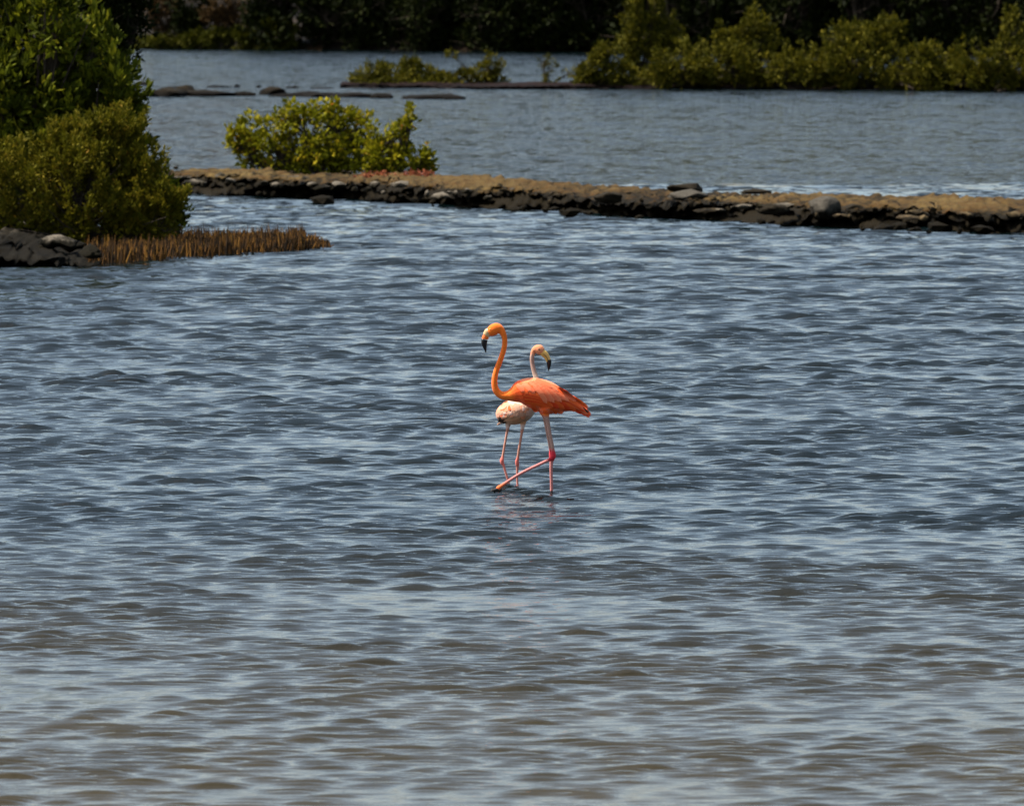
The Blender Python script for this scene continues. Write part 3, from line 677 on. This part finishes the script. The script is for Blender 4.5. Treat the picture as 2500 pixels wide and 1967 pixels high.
def feather_mesh(w, u, bvh, x0, y0, x1, y1, wid, bend=0.0, lift=0.004, front=True, notch=0.0, depfall=0.0, rows=8):
    """a blade from (x0,y0) to (x1,y1) laid on the plumage"""
    V, Fc, al = [], [], []
    dx, dy = x1 - x0, y1 - y0; L = math.hypot(dx, dy); nx, ny = -dy / L, dx / L
    last = depfall
    for k in range(rows + 1):
        t = k / rows
        prof = math.sin(math.pi * min(1, 0.16 + t * .62)) ** .8 if t < .75 else math.sin(math.pi * (0.16 + .75 * .62)) ** .8 * math.sqrt(max(0, 1 - ((t - .75) / .25) ** 2))
        cx, cy = x0 + dx * t + nx * bend * math.sin(math.pi * t), y0 + dy * t + ny * bend * math.sin(math.pi * t)
        for j in (-1, -.5, 0, .5, 1):
            q = w(cx + nx * j * wid / 2 * max(prof, .03), cy + ny * j * wid / 2 * max(prof, .03), 0)
            hit = bvh.ray_cast(Vector((q.x, -2, q.z)), Vector((0, 1, 0)))[0] if front else None
            if hit is not None: last = hit.y
            yy = last - (lift * (0.35 + 0.65 * t)) - 0.0025 * (1 - j * j)
            V.append((q.x, yy, q.z)); al.append(t)
    for k in range(rows):
        for j in range(4): Fc.append((k * 5 + j, k * 5 + j + 1, k * 5 + 6 + j, k * 5 + 5 + j))
    me = mesh_np('feather', V, Fc); fattr(me, 'along', al)
    return me

def bird_one():
    b, u, w = bird_frame(1347, 1204.5)
    def S(x, y, hh, hd, dep=0.0): return (w(x, y, dep), hh * u, hd * u)
    trunk = smooth_path([
        S(300, 305, 50, 38), S(330, 285, 72, 56), S(375, 255, 82, 62), S(425, 240, 76, 58), S(470, 262, 58, 48), S(503, 310, 44, 42), S(522, 370, 38, 38), S(525, 440, 37, 37), S(514, 520, 37, 37), S(480, 635, 37, 37), S(440, 740, 38, 38),
        S(405, 840, 39, 39), S(385, 940, 41, 41), S(386, 1035, 44, 44), S(415, 1112, 50, 48), S(480, 1165, 56, 54), S(565, 1172, 70, 70), S(650, 1155, 110, 105), S(740, 1125, 165, 165), S(850, 1120, 200, 205), S(980, 1150, 220, 220), S(1120, 1190, 215, 210),
        S(1250, 1230, 180, 180), S(1380, 1265, 135, 135), S(1480, 1300, 95, 95), S(1580, 1345, 60, 62), S(1650, 1385, 36, 40)], 4)
    belly = smooth_path([S(1000, 1250, 130, 150), S(1120, 1280, 140, 150), S(1250, 1300, 115, 130), S(1380, 1315, 65, 90), S(1450, 1330, 30, 50)], 4)
    Z2 = 220 * ZS                                          # the second zoom starts 220 photo pixels lower
    lofts = [trunk, belly]
    # standing (near) leg: thigh, tibia, hock, tarsus
    def leg(p, dep0, dep1): return smooth_path([S(x, y, h, h, dep0 + (dep1 - dep0) * i / (len(p) - 1)) for i, (x, y, h) in enumerate(p)], 4)
    lofts.append(leg([(1060, 1330, 95), (1075, 1420, 55), (1086, 1470, 36), (1100, 1560, 30), (1125, 1700, 27), (1150, 1830, 26), (1168, 1930, 28), (1178, 1975, 40), (1184, 2010, 44), (1182, 2050, 38), (1174, 2095, 27), (1170, 2200, 23), (1174, 2350, 22), (1178, 2540, 22), (1182, 2720, 22), (1184, 2900, 22)], .06, .05))
    lofts.append(leg([(1090, 1350, 90), (1100, 1430, 50), (1112, 1480, 34), (1128, 1560, 28), (1152, 1700, 26), (1180, 1830, 25), (1194, 1930, 28), (1200, 1985, 36), (1196, 2020, 40), (1172, 2046, 32), (1120, 2072, 24), (1000, 2130, 22), (850, 2200, 22), (700, 2280, 22), (560, 2370, 23), (480, 2425, 26), (440, 2455, 34), (425, 2475, 26)], -.05, -.07))
    sx0, k = None, 1 / u
    wx0 = w(0, 0).x; wz0 = w(0, 0).z
    def colour(co):
        zx = (co[:, 0] - wx0) * k; zy = (wz0 - co[:, 2]) * k
        orange, deep, pale, redd = (0.84, 0.160, 0.016), (0.76, 0.080, 0.009), (0.74, 0.205, 0.085), (0.72, 0.095, 0.016)
        c = np.tile(np.array(orange), (len(co), 1))
        rn = np.array([noise.noise(Vector(tuple(v)) * 18) for v in co])
        t = sm(zx + rn * 60, 600, 700) * (zy < 1420)
        c = c * (1 - t[:, None]) + np.array(deep)[None] * t[:, None]
        up_ = sm(-(zy - (1000 + 0.35 * (zx - 800))) + rn * 50, -60, 60) * sm(zx, 660, 760)
        c = c * (1 - up_[:, None]) + np.array(pale)[None] * up_[:, None]
        t = sm(zx, 1350, 1480); c = c * (1 - t[:, None]) + np.array(redd)[None] * t[:, None]
        legm = sm(zy, 1425, 1480) * (zx < 1260)
        c = c * (1 - legm[:, None]) + np.array((0.36, 0.205, 0.16))[None] * legm[:, None]
        kn = sm(zy, 1880, 1960) * (1 - sm(zy, 2060, 2110)) * sm(zx, 1110, 1150)
        tar = sm(zy, 2040, 2090); tar = np.maximum(tar, (zy > 1990) * (1 - sm(zx, 1110, 1150)))
        c = c * (1 - tar[:, None]) + np.array((0.52, 0.18, 0.16))[None] * tar[:, None]
        c = c * (1 - kn[:, None]) + np.array((0.50, 0.02, 0.035))[None] * kn[:, None]
        ft = sm(zy, 2330, 2440) * (1 - sm(zx, 540, 640))
        c = c * (1 - ft[:, None]) + np.array((0.80, 0.15, 0.04))[None] * ft[:, None]
        return c
    me = body_from(lofts, 0.0036, colour, 'flamingo_body')
    bvh = BVHTree.FromPolygons([v.co.copy() for v in me.vertices], [tuple(p.vertices) for p in me.polygons])
    root = empty('flamingo', b); tag(root, 'bright orange flamingo in front, head bent left, one leg swung forward', 'flamingo', 'flamingos wading in the lagoon')
    body = link('body', me, M['plumage'], root)
    # beak in bands
    def band(name, st, mat, parent):
        bm = bmesh.new(); loft(bm, smooth_path(st, 3), 14); m_ = bpy.data.meshes.new(name); bm.to_mesh(m_); bm.free()
        m_.polygons.foreach_set('use_smooth', np.ones(len(m_.polygons), dtype=bool)); return link(name, m_, M[mat], parent)
    beak = band('beak', [S(276, 340, 48, 30), S(258, 358, 46, 29), S(250, 374, 43, 28.5), S(247, 388, 42, 28)], 'beak_orange', root)
    band('face_skin', [S(316, 272, 50, 41), S(298, 290, 58, 39), S(280, 316, 54, 34), S(267, 338, 49, 31)], 'beak_pale', root)
    band('beak_tip', [S(246, 392, 45, 29), S(240, 425, 42, 27), S(243, 460, 36, 24), S(250, 500, 26, 18), S(258, 540, 15, 11), S(264, 578, 4, 4)], 'beak_black', beak)
    for sgn in (-1, 1):
        bm = bmesh.new(); bmesh.ops.create_uvsphere(bm, u_segments=14, v_segments=10, radius=11 * u)
        m_ = bpy.data.meshes.new('eye'); bm.to_mesh(m_); bm.free(); m_.polygons.foreach_set('use_smooth', np.ones(len(m_.polygons), dtype=bool))
        o = link('eye', m_, M['eye_pale'], root, w(322, 248, sgn * 46 * u))
    # foot of the swung leg: toes trailing at the surface
    foot = empty('foot', (0, 0, 0)); foot.parent = root
    bpy.data.objects.remove(foot)
    V = []
    for i, (tx, ty, dd) in enumerate(((345, 2492, -.105), (352, 2470, -.07), (370, 2502, -.035))):
        band('toe', [S(440, 2470, 24, 18, -.07), S(405, 2478, 18, 13, -.07 + (dd + .07) * .5), S(tx, ty, 9, 7, dd), S(tx - 16, ty + 6, 4, 4, dd)], 'foot_dark', root)
    band('foot_web', [S(468, 2440, 16, 12, -.07), S(455, 2475, 34, 18, -.07), S(425, 2482, 26, 30, -.07), S(392, 2490, 14, 34, -.07), S(372, 2496, 6, 26, -.07)], 'foot_dark', root)
    # feathers
    fr = random.Random(9)
    def fe(x0, y0, x1, y1, wd, mat, bend=0, lift=.005):
        link('feather', feather_mesh(w, u, bvh, x0, y0, x1, y1, wd, bend, lift), M[mat], root)
    for i in range(7):                                     # deep red side of the folded wing
        t = i / 6; fe(770 + 40 * t, 1110 + 25 * i, 1120 + 60 * t, 1250 + 14 * i, 74, 'f_red' if i % 2 else 'f_orange', -26, .005)
    for i in range(6):                                     # lower wing edge towards the tail
        fe(960 + i * 85, 1195 + i * 18, 1200 + i * 80, 1325 + i * 14, 88, 'f_orange' if i % 2 == 0 else 'f_red', -18, .007)
    for i in range(8):                                     # shoulder coverts
        fe(690 + i * 42, 1010 - i * 8 + (i % 2) * 36, 800 + i * 48, 1110 - i * 4 + (i % 2) * 30, 76, ('f_pink', 'f_orange', 'f_pale')[i % 3], -8, .005)
    for i in range(9):                                     # long pale scapulars draped over the wing
        t = i / 8; fe(870 + 36 * i, 965 + 6 * i, 1110 + 52 * i, 1270 - 4 * i - 18 * (i % 2), 88 - 3 * i, ('f_pale', 'f_pink')[i % 2], -34 + 3 * i, .010)
    for i in range(5):                                     # back
        fe(960 + 75 * i, 945 + 26 * i, 1190 + 82 * i, 1055 + 48 * i, 62, ('f_pink', 'f_pale', 'f_orange')[i % 3], -10, .009)
    for i in range(6):                                     # wing tips and tail
        fe(1330 + 22 * i, 1180 + 26 * i, 1600 + 22 * i + 8 * (i % 2), 1345 + 22 * i, 60, ('f_orange', 'f_pink', 'f_red')[i % 3], -10, .010)
    for i, (a, c, d, e) in enumerate(((1450, 1170, 1690, 1345), (1500, 1260, 1728, 1440), (1480, 1300, 1705, 1478), (1470, 1330, 1660, 1450), (1440, 1345, 1600, 1425))):
        fe(a, c, d, e, 46, ('f_orange', 'f_orange', 'f_pink', 'f_red', 'f_red')[i], -8, .004)
    fe(1600, 1330, 1694, 1405, 26, 'f_black', -2, .012)
    fe(1455, 1180, 1530, 1222, 20, 'f_brown', -3, .010)
    for i in range(6):                                     # belly and thigh tufts
        fe(900 + 62 * i, 1290 + 12 * i, 985 + 72 * i, 1392 + 6 * i - (12 * (i - 3) if i > 3 else 0), 70, ('f_orange', 'f_pink')[i % 2], 8, .004)
bird_one()

def bird_two():
    b, u, w = bird_frame(1254, 1189.5)
    def S(x, y, hh, hd, dep=0.0): return (w(x, y, dep), hh * u, hd * u)
    trunk = smooth_path([
        S(1066, 556, 40, 36, -.10), S(1040, 548, 62, 48, -.095), S(1005, 535, 74, 56, -.09), S(965, 532, 62, 50, -.085), S(932, 552, 42, 40, -.08), S(912, 600, 32, 34, -.08), S(904, 660, 31, 32, -.08), S(912, 740, 31, 32, -.08), S(930, 820, 33, 34, -.085), S(955, 900, 36, 36, -.09), S(985, 990, 40, 40, -.1),
        S(1010, 1080, 46, 46, -.12), S(1010, 1160, 52, 52, -.14), S(960, 1230, 66, 66, -.15), S(890, 1290, 105, 110, -.14), S(810, 1340, 160, 170, -.10), S(720, 1380, 185, 205, -.04), S(630, 1400, 175, 205, .03), S(555, 1410, 140, 170, .09), S(500, 1425, 95, 115, .15), S(462, 1440, 48, 60, .19), S(446, 1452, 24, 34, .21)], 4)
    def leg(p, d0, d1): return smooth_path([S(x, y, h, h, d0 + (d1 - d0) * i / (len(p) - 1)) for i, (x, y, h) in enumerate(p)], 4)
    lofts = [trunk,
             leg([(590, 1440, 80), (575, 1520, 48), (570, 1580, 36), (565, 1625, 25), (555, 1690, 18), (535, 1800, 17), (512, 1930, 17), (497, 2020, 19), (486, 2065, 29), (490, 2105, 27), (508, 2140, 20), (535, 2230, 17), (565, 2330, 16), (598, 2440, 15), (650, 2620, 15)], .02, -.02),
             leg([(790, 1430, 80), (785, 1520, 46), (775, 1590, 34), (770, 1635, 25), (762, 1690, 19), (745, 1790, 18), (722, 1930, 18), (708, 2030, 20), (696, 2080, 26), (700, 2130, 28), (702, 2170, 20), (698, 2260, 16), (700, 2350, 15), (706, 2450, 15), (712, 2620, 15)], -.08, -.06)]
    k = 1 / u; wx0 = w(0, 0).x; wz0 = w(0, 0).z
    def colour(co):
        zx = (co[:, 0] - wx0) * k; zy = (wz0 - co[:, 2]) * k
        c = np.tile(np.array((0.56, 0.385, 0.285)), (len(co), 1))
        rn = np.array([noise.noise(Vector(tuple(v)) * 16) for v in co])
        hd = sm(-(zy + rn * 20), -640, -560); c = c * (1 - hd[:, None]) + np.array((0.60, 0.22, 0.105))[None] * hd[:, None]
        nk = sm(zy, 560, 640) * (1 - sm(zy, 780, 900)) * (1 - sm(zx, 930, 985)); c = c * (1 - nk[:, None]) + np.array((0.36, 0.215, 0.165))[None] * nk[:, None]
        belly_shade = sm(zy + rn * 60, 1400, 1500) * (zy < 1570); c = c * (1 - belly_shade[:, None] * .8) + np.array((0.42, 0.20, 0.085))[None] * belly_shade[:, None] * .8  # tan shade of the underside painted into the belly plumage
        sd = sm(-(zx + rn * 60), -540, -440) * (zy < 1570); c = c * (1 - sd[:, None]) + np.array((0.60, 0.24, 0.13))[None] * sd[:, None]
        th = sm(zy, 1555, 1580); c = c * (1 - th[:, None]) + np.array((0.58, 0.42, 0.35))[None] * th[:, None]
        lg = sm(zy, 1610, 1650); c = c * (1 - lg[:, None]) + np.array((0.44, 0.20, 0.14))[None] * lg[:, None]
        kn = sm(zy, 1990, 2050) * (1 - sm(zy, 2130, 2180)); c = c * (1 - kn[:, None]) + np.array((0.55, 0.13, 0.10))[None] * kn[:, None]
        ta = sm(zy, 2130, 2180); c = c * (1 - ta[:, None]) + np.array((0.58, 0.20, 0.15))[None] * ta[:, None]
        return c
    me = body_from(lofts, 0.0034, colour, 'flamingo_body')
    bvh = BVHTree.FromPolygons([v.co.copy() for v in me.vertices], [tuple(p.vertices) for p in me.polygons])
    root = empty('flamingo', b); tag(root, 'paler cream and peach flamingo standing behind the orange one, head facing right', 'flamingo', 'flamingos wading in the lagoon')
    link('body', me, M['plumage'], root)
    def band(name, st, mat, parent):
        bm = bmesh.new(); loft(bm, smooth_path(st, 3), 14); m_ = bpy.data.meshes.new(name); bm.to_mesh(m_); bm.free()
        m_.polygons.foreach_set('use_smooth', np.ones(len(m_.polygons), dtype=bool)); return link(name, m_, M[mat], parent)
    beak = band('beak', [S(1035, 560, 48, 36, -.095), S(1060, 578, 47, 32, -.10), S(1090, 605, 45, 28, -.10), S(1115, 640, 40, 26, -.10), S(1130, 680, 34, 24, -.10), S(1134, 700, 30, 23, -.10)], 'beak_yellow', root)
    band('beak_tip', [S(1138, 672, 36, 25, -.101), S(1140, 705, 35, 25, -.10), S(1140, 745, 29, 20, -.10), S(1138, 790, 17, 13, -.10), S(1135, 832, 3, 3, -.10)], 'beak_black', beak)
    band('beak_gape', [S(1062, 596, 3.2, 5, -.1 - 34 * u), S(1095, 622, 3.2, 5, -.1 - 30 * u), S(1118, 655, 3.2, 5, -.1 - 27 * u), S(1124, 690, 3.2, 5, -.1 - 25 * u)], 'beak_black', beak)
    for sgn in (-1, 1):
        bm = bmesh.new(); bmesh.ops.create_uvsphere(bm, u_segments=14, v_segments=10, radius=13 * u)
        m_ = bpy.data.meshes.new('eye'); bm.to_mesh(m_); bm.free(); m_.polygons.foreach_set('use_smooth', np.ones(len(m_.polygons), dtype=bool))
        link('eye', m_, M['eye_dark'], root, w(1003, 528, -.09 + sgn * 48 * u))
    def fe(x0, y0, x1, y1, wd, mat, bend=0, lift=.005, dep=.1):
        link('feather', feather_mesh(w, u, bvh, x0, y0, x1, y1, wd, bend, lift, True, 0, dep), M[mat], root)
    for i in range(6): fe(560 + 8 * i, 1235 + 30 * i, 470 - 4 * i + 6 * (i % 2), 1330 + 26 * i, 50, ('f_peach', 'f_cream', 'f_pink')[i % 3], -8, .006)
    for i in range(8): fe(560 + 38 * i, 1262 + 14 * (i % 3), 590 + 36 * i, 1370 + 20 * (i % 2), 62, ('f_cream', 'f_cream', 'f_peach')[i % 3], 6, .005)
    for i in range(6): fe(540 + 52 * i, 1345 + 10 * (i % 2), 585 + 50 * i, 1450 + 14 * (i % 2), 66, ('f_cream', 'f_peach')[i % 2 and i < 3], 6, .005)
    q_ = random.Random(3)
    for i in range(16):                                    # ruffled side and breast
        x_ = q_.uniform(500, 880); y_ = q_.uniform(1275, 1440) - max(0, x_ - 760) * .5
        ln_ = q_.uniform(50, 95); a_ = q_.uniform(.9, 1.9)
        fe(x_, y_, x_ - ln_ * math.cos(a_) * .8, y_ + ln_ * math.sin(a_), q_.uniform(44, 70), q_.choice(('f_cream', 'f_white', 'f_white', 'f_peach')), q_.uniform(-8, 8), .007)
    fe(585, 1300, 600, 1365, 40, 'f_orange', 4, .010)
    for i in range(4): fe(452 + 17 * i, 1445 + 9 * i, 464 + 17 * i, 1490 + 7 * i, 13, 'f_brown', 2, .008)
    for a_, c_, d_, e_, mt, wd in ((500, 1480, 436, 1500, 'f_black', 30), (520, 1500, 428, 1535, 'f_brown', 36), (535, 1525, 415, 1580, 'f_cream', 30), (540, 1530, 428, 1556, 'f_black', 34), (545, 1540, 470, 1566, 'f_black', 26)):
        fe(a_, c_, d_, e_, wd, mt, 3, .004, .12)
bird_two()
